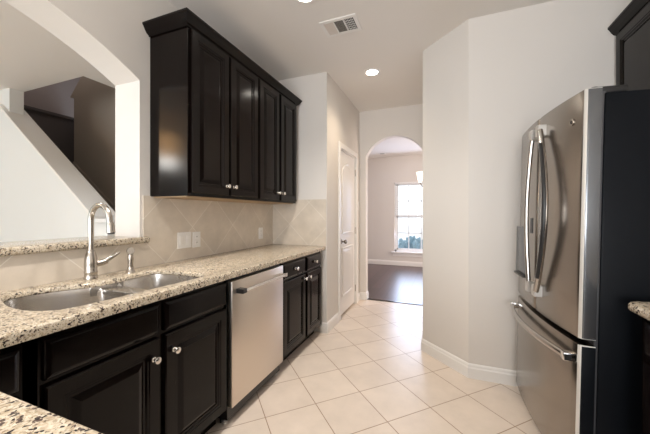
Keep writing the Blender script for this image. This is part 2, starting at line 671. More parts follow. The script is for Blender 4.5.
# hall door: casing, two-panel slab with an arched upper panel, handle, hinges
bm = bmesh.new()
cw = .064
for z0, z1, y0, y1 in ((0, DZ + cw, DY0 - cw, DY0), (0, DZ + cw, DY1, DY1 + cw), (DZ, DZ + cw, DY0, DY1)):
    box(bm, XH, XH + .018, y0, y1, z0, z1, bev=.005)
box(bm, XH - .12, XH, DY0, DY0 + .012, 0, DZ)
box(bm, XH - .12, XH, DY1 - .012, DY1, 0, DZ)
box(bm, XH - .12, XH, DY0, DY1, DZ - .012, DZ)
struct('trim_door_casing', bm, M['trim'])
door = struct('door_1', bx(XH - .050, XH - .012, DY0 + .014, DY1 - .014, .024, DZ - .014), M['trim'])
door_w = DY1 - DY0 - .028


def door_panel(z0, z1, arch):
    bm = bmesh.new()
    y0, y1 = DY0 + .014 + .105, DY1 - .014 - .105
    loops = []
    for ins, ht in ((0, 0), (.006, .009), (.016, .009), (.026, .002), (.055, .008), (.06, .009)):
        a, b, c, d = y0 + ins, y1 - ins, z0 + ins, z1 - ins
        L = [(a, c), (b, c)]
        n = 12
        for i in range(n + 1):
            t = i / n
            y = b + (a - b) * t
            z = d - arch + arch * math.sin(PI * t) ** .8 if arch else d
            L.append((y, z))
        loops.append([bm.verts.new((XH - .012 + ht, y, z)) for y, z in L])
    bm.faces.new(loops[0])
    for A, B in zip(loops, loops[1:]):
        for i in range(len(A)):
            j = (i + 1) % len(A)
            bm.faces.new([A[i], A[j], B[j], B[i]])
    bm.faces.new(loops[-1])
    return bm


obj('upper_panel', door_panel(1.00, 1.90, .10), M['trim'], door, True)
obj('lower_panel', door_panel(.23, .84, 0), M['trim'], door)
hy = DY0 + .085
hb = lathe(bmesh.new(), [(.030, 0), (.030, .006), (.012, .012), (.010, .035), (.022, .045), (.027, .055), (.024, .066), (.010, .071)], (XH - .012, hy, .915), 'x', 24)
hn = obj('door_handle', hb, M['bronze'], door, True)
hn['label'] = 'dark nickel round door knob'
for z in (.22, 1.02, 1.82):
    obj('hinge', lathe(bmesh.new(), [(.006, -.045), (.006, .045)], (XH + .002, DY1 - .010, z), 'z', 12), M['nickel'], door, True)


# windows -----------------------------------------------------------
def sash_window(name, x0, x1, z0, z1, y, cols=3, rows_=2, depth=.10, sign=1):
    """double-hung window in a wall facing -Y * sign"""
    bm = bmesh.new()
    f = .045
    ya, yb = sorted((y + sign * .03, y + sign * depth))
    for a in ((x0, x0 + f, z0, z1), (x1 - f, x1, z0, z1), (x0, x1, z0, z0 + f), (x0, x1, z1 - f, z1)):
        box(bm, a[0], a[1], ya, yb, a[2], a[3])
    w = struct(name, bm, M['ext_trim'])
    zm = (z0 + z1) / 2
    ym = (ya + yb) / 2
    for k, (b0, b1, dy) in enumerate(((z0 + f, zm + .02, -.012), (zm - .02, z1 - f, .012))):
        bm = bmesh.new()
        s = .035
        X0, X1 = x0 + f, x1 - f
        yy = ym + dy * sign
        for a in ((X0, X0 + s, b0, b1), (X1 - s, X1, b0, b1), (X0, X1, b0, b0 + s), (X0, X1, b1 - s, b1)):
            box(bm, a[0], a[1], yy - .012, yy + .012, a[2], a[3])
        sash = obj('sash', bm, M['ext_trim'], w)
        bm = bmesh.new()
        for i in range(1, cols):
            xx = X0 + (X1 - X0) * i / cols
            box(bm, xx - .010, xx + .010, yy - .008, yy + .008, b0 + s, b1 - s)
        for j in range(1, rows_):
            zz = b0 + (b1 - b0) * j / rows_
            box(bm, X0 + s, X1 - s, yy - .008, yy + .008, zz - .010, zz + .010)
        obj('muntins', bm, M['ext_trim'], sash)
        obj('pane', bx(X0 + s, X1 - s, yy - .002, yy + .002, b0 + s, b1 - s), M['glass'], sash)
    return w


sash_window('window_1', WX0, WX1, WZ0, WZ1, YF, 3, 2)
struct('trim_window_sill', bx(WX0 - .07, WX1 + .07, YF - .05, YF + .03, WZ0 - .035, WZ0, bev=.006), M['trim'])
struct('trim_window_apron', bx(WX0 - .04, WX1 + .04, YF - .016, YF, WZ0 - .11, WZ0 - .035, bev=.003), M['trim'])
sash_window('window_2', -1.4, .8, .5, 2.2, YB, 4, 2, .1, -1)
sash_window('window_3', -6.3, -2.9, .5, 2.4, YB, 6, 2, .1, -1)

# ------------------------------------------------------------------ wall tile
tag(obj('tile_backsplash', bx(XL, XL + .010, 1.349, YE, .914, 1.368), M['splash_left']),
    'beige diagonal wall tile on the long wall under the dark wall cabinets', 'backsplash')
tag(obj('tile_backsplash', bx(XL, XL + .010, -.9, 1.349, .914, 1.066), M['splash_left']),
    'low strip of beige wall tile behind the sink, under the granite ledge', 'backsplash')
tag(obj('tile_backsplash', bx(XL + .010, XH - .006, YE - .010, YE, .914, 1.405), M['splash_end']),
    'square of beige wall tile on the short end wall beyond the counter', 'backsplash')

# ------------------------------------------------------------------ countertops
CF = -1.138        # front edge of the left counter
CT, CB = .914, .876


def loop_rounded(x0, x1, y0, y1, r, n=8):
    """rounded rectangle, counter-clockwise"""
    out = []
    for cx, cy, a0 in ((x1 - r[0], y1 - r[0], 0), (x0 + r[1], y1 - r[1], PI / 2), (x0 + r[2], y0 + r[2], PI), (x1 - r[3], y0 + r[3], 1.5 * PI)):
        k = ((x1, y1, r[0]), (x0, y1, r[1]), (x0, y0, r[2]), (x1, y0, r[3]))
        pass
    cs = ((x1, y1, r[0], -1, -1, 0), (x0, y1, r[1], 1, -1, PI / 2), (x0, y0, r[2], 1, 1, PI), (x1, y0, r[3], -1, 1, 1.5 * PI))
    for X, Y, R, sx, sy, a0 in cs:
        for i in range(n + 1):
            a = a0 + PI / 2 * i / n
            out.append((X + sx * R + R * math.cos(a), Y + sy * R + R * math.sin(a)))
    return out


def chaikin(pts, n=2):
    for _ in range(n):
        out = []
        for i in range(len(pts)):
            a, b = pts[i], pts[(i + 1) % len(pts)]
            out += [(a[0] * .75 + b[0] * .25, a[1] * .75 + b[1] * .25), (a[0] * .25 + b[0] * .75, a[1] * .25 + b[1] * .75)]
        pts = out
    return pts


PA = [(-1.250, .985), (-1.222, .965), (-1.223, .908), (-1.23, .75), (-1.245, .65), (-1.303, .603), (-1.389, .588), (-1.492, .596), (-1.575, .618),
      (-1.65, .64), (-1.69, .68), (-1.69, .75), (-1.66, .83), (-1.61, .90), (-1.58, .955), (-1.575, .972), (-1.550, .985)]
PB = [(-1.550, 1.03), (-1.576, 1.045), (-1.578, 1.07), (-1.60, 1.17), (-1.61, 1.25), (-1.59, 1.29), (-1.53, 1.308), (-1.45, 1.312), (-1.30, 1.315),
      (-1.23, 1.295), (-1.203, 1.23), (-1.203, 1.15), (-1.212, 1.05), (-1.240, 1.03)]
LH = chaikin(PA[1:-1] + PB[1:-1], 1)
LA = chaikin(PA, 1)
LB = chaikin(PB, 1)
CS = .893          # underside of the slab; its front is built up to CB


def granite_slab(outer, holes, edge=.007, under=CB):
    bm = bmesh.new()
    edges = []

    def ring(pts, z):
        vs = [bm.verts.new((x, y, z)) for x, y in pts]
        es = [bm.edges.new((vs[i], vs[(i + 1) % len(vs)])) for i in range(len(vs))]
        return vs, es
    all_e = []
    tops = []
    for pts in [outer] + holes:
        vs, es = ring(pts, CT)
        tops.append(vs)
        all_e += es
    bmesh.ops.triangle_fill(bm, use_beauty=True, use_dissolve=False, edges=all_e)
    bmesh.ops.recalc_face_normals(bm, faces=bm.faces[:])
    fs = bm.faces[:]
    r = bmesh.ops.extrude_face_region(bm, geom=fs)
    vs = [g for g in r['geom'] if isinstance(g, bmesh.types.BMVert)]
    bmesh.ops.translate(bm, verts=vs, vec=(0, 0, under - CT))
    finish(bm)
    sharp = [e for e in bm.edges if len(e.link_faces) == 2 and e.calc_face_angle(0) > 1.2 and abs(e.verts[0].co.z - e.verts[1].co.z) < 1e-5
             and (e.verts[0].co.z > CT - 1e-4 or under == CB)]
    bmesh.ops.bevel(bm, geom=sharp, offset=edge, segments=3, profile=.5, affect='EDGES')
    return bm


outer = [(XL + .001, -.60), (.25, -.60), (.25, .306), (CF, .306), (CF, YE - .001), (XL + .001, YE - .001)]
slab = granite_slab(outer, [LH], .010, CS)
box(slab, CF - .035, CF, .306, YE - .001, CB, CS)
box(slab, CF - .035, .25, .265, .306, CB, CS)
ct = obj('granite_countertop', slab, M['granite'], None, True)
tag(ct, 'long speckled beige granite countertop with the sink cut in, turning along the near edge', 'countertop')
outer = loop_rounded(.664, XR - .001, -.60, 1.525, (.001, .045, .001, .001), 6)
tag(obj('granite_countertop', granite_slab(outer, [], .016), M['granite'], None, True),
    'short granite countertop with rounded corner beside the black side of the refrigerator', 'countertop')

bm = bx(XL2 - .10, XL + .042, O0 + .003, 1.327, 1.067, 1.105, bev=.012, seg=3)
box(bm, XL, XL + .042, 1.32, 1.372, 1.067, 1.105, bev=.010, seg=3)
tag(obj('granite_bar_ledge', bm, M['granite'], None, True), 'narrow raised granite ledge on the sill of the arched pass-through', 'ledge')

# ------------------------------------------------------------------ sink
sink = thing('kitchen_sink', 'double bowl stainless steel sink set under the granite countertop', 'sink', (-1.44, .95, .70))


def bowl(L, depth, name):
    bm = bmesh.new()
    cx = sum(p[0] for p in L) / len(L)
    cy = sum(p[1] for p in L) / len(L)

    def ringv(grow, dz):
        out = []
        for x, y in L:
            d = Vector((x - cx, y - cy))
            k = (d.length + grow) / d.length
            top = CS - .0008 if not .955 < y < 1.06 else .879        # the shared wall is lower
            z = top + dz if dz > -.02 else CS + dz
            out.append(bm.verts.new((cx + d.x * k, cy + d.y * k, z)))
        return out
    rs = [ringv(.004, 0), ringv(.001, -.002), ringv(-.003, -.030), ringv(-.012, -depth + .04), ringv(-.022, -depth + .012), ringv(-.045, -depth)]
    for A, B in zip(rs, rs[1:]):
        for i in range(len(A)):
            j = (i + 1) % len(A)
            bm.faces.new([A[i], A[j], B[j], B[i]])
    bm.faces.new(rs[-1])
    ro = [ringv(.007, 0), ringv(.004, -.030), ringv(-.008, -depth + .02), ringv(-.040, -depth - .004)]
    for A, B in zip(ro, ro[1:]):
        for i in range(len(A)):
            j = (i + 1) % len(A)
            bm.faces.new([A[j], A[i], B[i], B[j]])
    bm.faces.new(ro[-1][::-1])
    for i in range(len(L)):
        j = (i + 1) % len(L)
        bm.faces.new([rs[0][j], rs[0][i], ro[0][i], ro[0][j]])
    o = obj(name, bm, M['steel_sink'], sink, True)
    obj('drain', lathe(bmesh.new(), [(.045, 0), (.045, .003), (.036, .004), (.032, .001), (.010, .001), (.008, .006), (.002, .007)],
                       (cx, cy, CS - depth + .0005), 'z', 24), M['chrome'], o, True)
    return o


bowl(LA, .21, 'bowl')
bowl(LB, .18, 'bowl')
dv = bx(-1.592, -1.200, .972, 1.043, .850, .8805, bev=.004)
box(dv, -1.600, -1.578, .930, 1.085, .850, CS - .0005)
box(dv, -1.219, -1.196, .940, 1.075, .850, CS - .0005)
obj('divider', dv, M['steel_sink'], sink, True)

# ------------------------------------------------------------------ faucet and sprayer
FX, FY = -1.690, .992
fc = thing('kitchen_faucet', 'brushed nickel gooseneck faucet behind the larger sink bowl', 'faucet', (FX, FY, CT))
body = lathe(bmesh.new(), [(.030, 0), (.031, .004), (.0285, .012), (.0275, .030), (.029, .034), (.029, .040), (.0275, .044), (.0285, .075), (.0275, .105),
                           (.022, .130), (.0185, .138), (.0185, .146), (.0145, .150), (.0142, .170)], (FX, FY, CT), 'z', 28)
obj('body', body, M['nickel'], fc, True)
ra = .072
zt = 1.218
pts = [(FX, FY, CT + .15), (FX, FY, 1.14), (FX, FY, zt)]
for i in range(1, 15):
    a = PI - PI * i / 14 * .97
    pts.append((FX + ra + ra * math.cos(a), FY, zt + ra * math.sin(a) * 1.08))
last = pts[-1]
pts.append((last[0] + .004, FY, zt - .018))
obj('spout', tube(bmesh.new(), pts, .0132, 18, side=(0, 1, 0)), M['nickel'], fc, True)
hd = [(last[0] + .004, zt - .012), (last[0] + .008, zt - .030), (last[0] + .012, zt - .062)]
sh = obj('spray_head', tube(bmesh.new(), [(x, FY, z) for x, z in hd], [.0150, .0170, .0185], 18, side=(0, 1, 0)), M['nickel'], fc, True)
obj('nozzle', tube(bmesh.new(), [(last[0] + .012, FY, zt - .062), (last[0] + .0125, FY, zt - .068)], .0150, 18, side=(0, 1, 0)), M['black_plastic'], sh, True)
stem = tube(bmesh.new(), [(FX, FY + .015, CT + .073), (FX, FY + .05, CT + .077), (FX, FY + .078, CT + .082)], [.016, .0165, .0155], 16, side=(0, 0, 1))
lv = obj('lever_handle', stem, M['nickel'], fc, True)
obj('lever', tube(bmesh.new(), [(FX + .002, FY + .066, CT + .080), (FX + .006, FY + .090, CT + .094), (FX + .010, FY + .122, CT + .112), (FX + .012, FY + .138, CT + .122)],
                  [.0125, .0100, .0085, .0055], 14, side=(0, 0, 1), flat=1.1), M['nickel'], lv, True)

SX, SY = -1.655, 1.178
sp = thing('side_sprayer', 'short brushed nickel side sprayer standing right of the faucet', 'sprayer', (SX, SY, CT))
obj('base', lathe(bmesh.new(), [(.025, 0), (.0255, .004), (.022, .010), (.017, .022), (.0155, .032), (.0155, .036)], (SX, SY, CT), 'z', 24), M['nickel'], sp, True)
obj('wand', lathe(bmesh.new(), [(.0130, .030), (.0140, .050), (.0155, .080), (.0150, .105), (.0120, .112)], (SX, SY, CT), 'z', 24), M['nickel'], sp, True)
obj('spray_head', tube(bmesh.new(), [(SX - .012, SY + .006, CT + .113), (SX, SY, CT + .120), (SX + .018, SY - .012, CT + .128), (SX + .028, SY - .018, CT + .129)],
                       [.0135, .018, .0205, .018], 18, side=(0, 0, 1)), M['nickel'], sp, True)

# ------------------------------------------------------------------ base cabinets
CX = -1.180        # face frame plane; doors stand 2 cm proud
KICK = .10


def base_cabinet(name, label, y0, y1, doors, drawers, knobs, dknobs=()):
    t = thing(name, label, 'cabinet', ((XL + CX) / 2, (y0 + y1) / 2, 0))
    bm = bmesh.new()
    # open-topped carcass with a face frame
    box(bm, XL + .003, CX, y0 + .0015, y0 + .018, KICK, CB - .001)
    box(bm, XL + .003, CX, y1 - .018, y1 - .0015, KICK, CB - .001)
    box(bm, XL + .003, CX, y0 + .018, y1 - .018, KICK, KICK + .018)
    obj('carcass', bm, M['espresso'], t)
    ff = bmesh.new()
    box(ff, CX - .018, CX, y0 + .0015, y1 - .0015, KICK, CB - .001)
    obj('face_frame', ff, M['espresso'], t)
    obj('toe_kick', bx(CX - .09, CX - .075, y0 + .001, y1 - .001, 0, KICK), M['espresso'], t)
    for i, (a, b, z0, z1) in enumerate(doors):
        d = obj('door', rings_panel(bmesh.new(), (CX, a, z0), (0, 1, 0), (0, 0, 1), (1, 0, 0), b - a, z1 - z0, DOOR), M['espresso'], t)
        if i < len(knobs) and knobs[i]:
            knob(d, (CX + .0195, *knobs[i]), 'x', 1)
    for i, (a, b, z0, z1) in enumerate(drawers):
        d = obj('drawer', rings_panel(bmesh.new(), (CX, a, z0), (0, 1, 0), (0, 0, 1), (1, 0, 0), b - a, z1 - z0, DRAWER), M['espresso'], t)
        if i < len(dknobs) and dknobs[i]:
            knob(d, (CX + .0195, *dknobs[i]), 'x', 1)
    return t


ZD0, ZD1, ZW0, ZW1 = .115, .702, .722, .850
base_cabinet('corner_base_cabinet', 'dark wood corner base cabinet at the left edge, half behind the near counter', .31, .522,
             [(.315, .494, ZD0, ZD1)], [(.315, .494, ZW0, ZW1)], [])
base_cabinet('sink_base_cabinet', 'dark wood base cabinet under the sink with two knobbed doors', .522, 1.416,
             [(.552, .962, ZD0, ZD1), (.990, 1.402, ZD0, ZD1)], [(.552, .962, ZW0, ZW1), (.990, 1.402, ZW0, ZW1)],
             [(.930, .620), (1.034, .620)])
base_cabinet('drawer_base_cabinet', 'dark wood two-door two-drawer base cabinet at the far end, past the dishwasher', 2.046, 2.876,
             [(2.066, 2.472, ZD0, ZD1), (2.512, 2.858, ZD0, ZD1)], [(2.066, 2.472, ZW0, ZW1), (2.512, 2.858, ZW0, ZW1)],
             [(2.445, .665), (2.540, .665)], [(2.27, .785), (2.685, .785)])
tag(obj('filler_strip', bx(CX - .05, CX - .02, 2.878, YE - .002, KICK, CB - .001), M['espresso']),
    'thin dark wood filler strip between the far base cabinet and the end wall', 'filler strip')

# near counter's cabinet, seen only by its granite
t = thing('peninsula_cabinet', 'dark wood cabinet under the granite edge in the near left corner', 'cabinet', (-.4, 0, 0))
obj('carcass', bx(-1.10, .22, -.55, .255, KICK, CB - .001), M['espresso'], t)
obj('toe_kick', bx(-1.10, .20, -.50, .18, 0, KICK), M['espresso'], t)
for a, b in ((-1.09, -.56), (-.55, -.02)):
    obj('door', rings_panel(bmesh.new(), (b, .255, ZD0), (-1, 0, 0), (0, 0, 1), (0, 1, 0), b - a, .73, DOOR), M['espresso'], t)

# ------------------------------------------------------------------ dishwasher
D0, D1 = 1.424, 2.038
dw = thing('dishwasher', 'stainless steel dishwasher with bar handle between two dark base cabinets', 'dishwasher', (-1.45, 1.73, 0))
obj('tub', bx(XL + .01, CX, D0 + .003, D1 - .003, .03, CB - .012), M['black_plastic'], dw)
obj('front_panel', bx(CX + .001, CX + .034, D0 + .004, D1 - .006, .108, .852, bev=.004), M['steel_dish'], dw, True)
obj('kick_plate', bx(CX - .055, CX - .045, D0 + .003, D1 - .003, .002, .10), M['black_plastic'], dw)
hz, hx = .790, CX + .034
hbar = obj('handle', tube(bmesh.new(), [(hx + .042, D0 + .055, hz), (hx + .042, D1 - .045, hz)], .0115, 18), M['chrome'], dw, True)
for yy, mm in ((D0 + .05, 'black_plastic'), (D1 - .06, 'chrome')):
    bm = bx(hx, hx + .054, yy - .012, yy + .028, hz - .014, hz + .014, bev=.004)
    br_ = obj('bracket', bm, M[mm], hbar)
for yy in (D0 + .02, D1 - .02):
    obj('foot', lathe(bmesh.new(), [(.014, 0), (.014, .010), (.006, .012), (.006, .06)], (CX - .03, yy, .0), 'z', 14), M['plastic'], dw, True)

# ------------------------------------------------------------------ wall cabinets on the left
UX, UB, UT = -1.462, 1.364, 2.415


def wall_cabinet(label, y0, y1, doors, knobs):
    t = thing('wall_cabinet', label, 'cabinet', ((XL + UX) / 2, (y0 + y1) / 2, UB), 'dark wall cabinets over the long counter')
    bm = bx(XL + .002, UX, y0 + .001, y1 - .001, UB, UT)
    obj('carcass', bm, M['espresso'], t)
    for (a, b), kn in zip(doors, knobs):
        d = obj('door', rings_panel(bmesh.new(), (UX, a, UB + .018), (0, 1, 0), (0, 0, 1), (1, 0, 0), b - a, UT - UB - .030, DOOR), M['espresso'], t)
        knob(d, (UX + .0195, kn, UB + .085), 'x', 1)
    return t


wall_cabinet('nearer of the two dark two-door wall cabinets, its side panel facing the sink', 1.400, 2.149,
             [(1.420, 1.768), (1.788, 2.136)], [1.738, 1.816])
wall_cabinet('farther of the two dark two-door wall cabinets, ending near the end wall', 2.149, 2.862,
             [(2.164, 2.488), (2.520, 2.848)], [2.460, 2.546])
bm = bmesh.new()
cp = [(0, 0), (.006, 0), (.010, .008), (.022, .014), (.034, .030), (.046, .052), (.052, .058), (.052, .070), (0, .070)]
path = [(XL + .002, 1.398), (UX, 1.398), (UX, 2.864), (XL + .002, 2.864)]
offs = [(0, -1), (1, -1), (1, 1), (0, 1)]


def crown(path, offs, z0, prof):
    bm = bmesh.new()
    rows = [[bm.verts.new((p[0] + o[0] * a, p[1] + o[1] * a, z0 + b)) for a, b in prof] for p, o in zip(path, offs)]
    for A, B in zip(rows, rows[1:]):
        for i in range(len(prof)):
            j = (i + 1) % len(prof)
            bm.faces.new([A[i], A[j], B[j], B[i]])
    bm.faces.new(rows[0])
    bm.faces.new(rows[-1][::-1])
    return bm


tag(obj('crown_molding', crown(path, offs, UT - .008, cp), M['espresso']), 'dark wood crown molding running along the top of the left wall cabinets', 'crown molding')
tag(obj('light_rail', bx(XL + .012, UX - .02, 1.42, 2.84, UB - .006, UB - .0005), mat('raw_birch_underside', (.42, .29, .17), .6)),
    'pale wood underside of the left wall cabinets', 'cabinet underside')

# ------------------------------------------------------------------ switch plates and outlet
PX = XL + .010


def plate(name, label, y0, y1, z0, z1, gangs, kind, cat):
    t = thing(name, label, cat, (PX, (y0 + y1) / 2, (z0 + z1) / 2))
    obj('cover_plate', bx(PX, PX + .006, y0, y1, z0, z1, bev=.002), M['plastic'], t)
    w = (y1 - y0) / gangs
    for g in range(gangs):
        c = y0 + w * (g + .5)
        zc = (z0 + z1) / 2
        if kind == 'switch':
            r = obj('rocker', bx(PX + .004, PX + .009, c - .016, c + .016, zc - .033, zc + .033, bev=.002), M['plastic'], t)
        else:
            for dz in (-.022, .022):
                r = obj('receptacle', bx(PX + .004, PX + .008, c - .016, c + .016, zc + dz - .014, zc + dz + .014, bev=.002), M['plastic'], t)
                bm = bmesh.new()
                for dy in (-.006, .006):
                    box(bm, PX + .0078, PX + .0085, c + dy - .001, c + dy + .001, zc + dz - .004, zc + dz + .005)
                obj('slots', bm, M['dark_void'], r)
    return t


plate('switch_plate', 'wide two-gang white switch plate on the tile, nearest the sink', 1.609, 1.735, .998, 1.116, 2, 'switch', 'light switch')
plate('outlet_plate', 'single white outlet plate just right of the wide switch plate', 1.747, 1.826, .993, 1.112, 1, 'outlet', 'outlet')
plate('outlet_plate', 'small white outlet plate alone near the far end of the tile', 2.632, 2.706, .990, 1.108, 1, 'outlet', 'outlet')
t = thing('switch_plate', 'small white switch plate on the hall wall between door and archway', 'light switch', (XH, 4.145, 1.37))
obj('cover_plate', bx(XH, XH + .006, 4.108, 4.182, 1.31, 1.43, bev=.002), M['plastic'], t)
obj('rocker', bx(XH + .004, XH + .010, 4.129, 4.161, 1.337, 1.403, bev=.002), M['plastic'], t)

# ------------------------------------------------------------------ refrigerator
FW = .84
fr = thing('refrigerator', 'stainless french door refrigerator with black sides and bottom freezer drawer', 'refrigerator',
           (.539, 1.597, .016), rot=(0, math.radians(1.25), math.radians(4.0)))
obj('cabinet', bx(.068, .735, .004, FW - .004, .03, 1.752, bev=.006), M['fridge_side'], fr, True)
for yy in (.08, FW - .08):
    for xx in (.12, .68):
        zf = -.016 + xx * math.tan(math.radians(1.25))
        obj('levelling_foot', lathe(bmesh.new(), [(.02, 0.0), (.02, .01), (.010, .012), (.010, .05)], (xx, yy, zf + .001), 'z', 12), M['black_plastic'], fr)
BOW = .034


def fridge_front(y0, y1, z0, z1, r=.014):
    """door slab whose front follows the shared bow across the fridge; stainless front, grey sides"""
    bm = bmesh.new()
    N = 18
    bowx = lambda y: -BOW * (1 - ((y - FW / 2) / (FW / 2)) ** 2)
    plan = []
    for i in range(N + 1):
        y = y0 + r + (y1 - y0 - 2 * r) * i / N
        plan.append((bowx(y), y))
    e0, e1 = bowx(y0), bowx(y1)
    cor0 = [(e0 + r * (1 - math.cos(a)) if False else e0 + r - r * math.cos(a), y0 + r - r * math.sin(a)) for a in (PI / 2, PI / 3, PI / 6)]
    cor1 = [(e1 + r - r * math.cos(a), y1 - r + r * math.sin(a)) for a in (PI / 6, PI / 3, PI / 2)]
    plan = cor0 + plan + cor1 + [(.056, y1), (.056, y0)]
    prism(bm, plan, 'z', z0, z1)
    finish(bm)
    tops = [e for e in bm.edges if abs(e.verts[0].co.z - e.verts[1].co.z) < 1e-6 and min(e.verts[0].co.x, e.verts[1].co.x) < .05]
    bmesh.ops.bevel(bm, geom=tops, offset=.004, segments=2, profile=.5, affect='EDGES')
    finish(bm)
    for f in bm.faces:
        if abs(f.normal.y) > .93 or f.normal.x > .9:
            f.material_index = 1
        elif f.normal.y < -.25 and y0 < .01:
            f.material_index = 2
    return bm


ZS = .682
g = .003
steel_mats = [M['steel_fridge'], M['door_side'], M['edge_steel']]
dn = obj('near_door', fridge_front(0, FW / 2 - g, ZS + .012, 1.775), None, fr, True, steel_mats)
df = obj('far_door', fridge_front(FW / 2 + g, FW, ZS + .012, 1.775), None, fr, True, steel_mats)
fz = obj('freezer_drawer', fridge_front(0, FW, .065, ZS - .014), None, fr, True, [M['steel_fridge'], M['fridge_side'], M['edge_steel']])  # black drawer sides put a dark reflection into the colour
obj('door_gasket', bx(.056, .072, .012, FW - .012, .07, 1.76), M['rubber'], fr)
obj('toe_grille', bx(.03, .09, .01, FW - .01, .012, .058), M['black_plastic'], fr)
for nm, yy in (('hinge_cover', .012), ('hinge_cover', FW - .077)):
    bm = bx(.030, .150, yy, yy + .065, 1.753, 1.783, bev=.008)
    lathe(bm, [(.013, 0), (.013, .012)], (.045, yy + .03, 1.776), 'z', 14)
    obj(nm, bm, M['black_plastic'], fr, True)


def door_handle(door, s):
    """tall flat bar beside the seam bowed outwards and away from it; s=+1 on the far door"""
    pts, ins = [], []
    n = 22
    za, zb = .815, 1.685
    y0, yb, xb = (.026, .030, .012) if s > 0 else (.085, .122, .010)
    for i in range(n + 1):
        t = i / n
        b = math.sin(PI * t)
        p = (-BOW - .024 - xb * b, FW / 2 + s * (y0 + yb * b), za + (zb - za) * t)
        pts.append(p)
        if .06 < t < .94:
            ins.append((p[0] - .0055, p[1] - .0075, p[2]))
    h = obj('handle', tube(bmesh.new(), pts, .0120 if s > 0 else .0145, 16, side=(1, 0, 0), flat=1.15), M['handle_steel'], door, True)
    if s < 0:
        g_ = obj('reflection_strip', tube(bmesh.new(), ins, .0115, 12, side=(1, 0, 0), flat=.9), M['black_plastic'], h, True)  # dark reflection on the near bar, built as a black strip
        g_['label'] = 'black strip standing in for a dark reflection along the handle'
    for z in (za, zb):
        y = FW / 2 + s * (y0 if s > 0 else .074)
        obj('end_block', bx(-BOW - .036, -BOW + .006, y - .023, y + .023, z - .030, z + .030, bev=.003, seg=1), M['block_steel'], h)
    return h


door_handle(dn, -1)
door_handle(df, 1)
pts = []
n = 26
for i in range(n + 1):
    t = i / n
    pts.append((-.036 - .058 * math.sin(PI * t) ** .9, .026 + (FW - .052) * t, .604))
fh = obj('handle', tube(bmesh.new(), pts, .0165, 16, side=(0, 0, 1), flat=.62), M['handle_steel'], fz, True)
for y in (.032, FW - .032):
    obj('end_block', bx(-.052, .010, y - .018, y + .018, .586, .622, bev=.004), M['chrome'], fh, True)
obj('end_plug', bx(-.050, -.026, .0095, .0145, .591, .617, bev=.001), M['black_plastic'], fh)
# round maker's badge on the near door
bowx = lambda y: -BOW * (1 - ((y - FW / 2) / (FW / 2)) ** 2)
by, bz = .090, 1.655
bdg = obj('badge', lathe(bmesh.new(), [(.0165, .004), (.0165, -.002), (.0150, -.0035), (.0135, -.0022), (.001, -.0022)], (bowx(by), by, bz), 'x', 28), M['nickel'], dn, True)
bm = bmesh.new()
for s in (-1, 1):
    pts = [(bowx(by) - .0032, by + s * (.0025 + .0042 * math.cos(a)), bz + .0070 * math.sin(a)) for a in [PI * .15 * k for k in range(-6, 7)]]
    tube(bm, pts, .0010, 8)
obj('monogram', bm, M['black_plastic'], bdg)
# water dispenser on the far door
dsp = obj('dispenser', bx(bowx(.70) - .012, bowx(.56) + .012, .555, .795, .84, 1.15, bev=.005), M['door_side'], df, True)
obj('dispenser_tray', bx(bowx(.70) - .026, bowx(.70), .600, .780, .832, .848, bev=.004), M['black_plastic'], dsp, True)
obj('control_strip', bx(bowx(.5) - .004, bowx(.5) + .010, .485, .515, 1.12, 1.21, bev=.002), M['black_plastic'], df)

# ------------------------------------------------------------------ right cabinets
RX = 1.075
t = thing('wall_cabinet', 'dark wall cabinet above the refrigerator, cut off by the right edge', 'cabinet', (1.22, 2.0, 1.80))
obj('carcass', bx(RX, XR - .002, 1.50, 2.526, 1.80, 2.43), M['espresso'], t)
for a, b in ((2.013, 2.505), (1.515, 2.007)):
    d = obj('door', rings_panel(bmesh.new(), (RX, b, 1.815), (0, -1, 0), (0, 0, 1), (-1, 0, 0), b - a, .595, DOOR), M['espresso'], t)
    knob(d, (RX - .0195, a + .035 if a > 2 else b - .035, 1.86), 'x', -1)
path = [(RX, 2.527), (RX, 1.497), (XR - .002, 1.497)]
offs = [(-1, 0), (-1, -1), (0, -1)]
tag(obj('crown_molding', crown(path, offs, 2.415, cp), M['espresso']), 'dark wood crown molding on the cabinet above the refrigerator', 'crown molding')
t = thing('base_cabinet', 'dark wood base cabinet under the short granite countertop at right', 'cabinet', (1.05, .5, 0))
obj('carcass', bx(.715, XR - .003, -.58, 1.51, KICK, CB - .001), M['espresso'], t)
obj('toe_kick', bx(.79, XR - .003, -.57, 1.475, 0, KICK), M['espresso'], t)
for i, a in enumerate((-.56, .13, .81)):
    d = obj('door', rings_panel(bmesh.new(), (.715, a + .66, ZD0), (0, -1, 0), (0, 0, 1), (-1, 0, 0), .66, ZD1 - ZD0, DOOR), M['espresso'], t)
    obj('drawer', rings_panel(bmesh.new(), (.715, a + .66, ZW0), (0, -1, 0), (0, 0, 1), (-1, 0, 0), .66, ZW1 - ZW0, DRAWER), M['espresso'], t)

# ------------------------------------------------------------------ ceiling fixtures
def spot(name, loc, power, color, angle=2.15, rad=.06):
    d = bpy.data.lights.new(name, 'SPOT')
    d.energy = power
    d.color = color
    d.spot_size = angle
    d.spot_blend = 1.0
    d.shadow_soft_size = rad
    o = bpy.data.objects.new(name, d)
    C.objects.link(o)
    o.location = loc
    return o


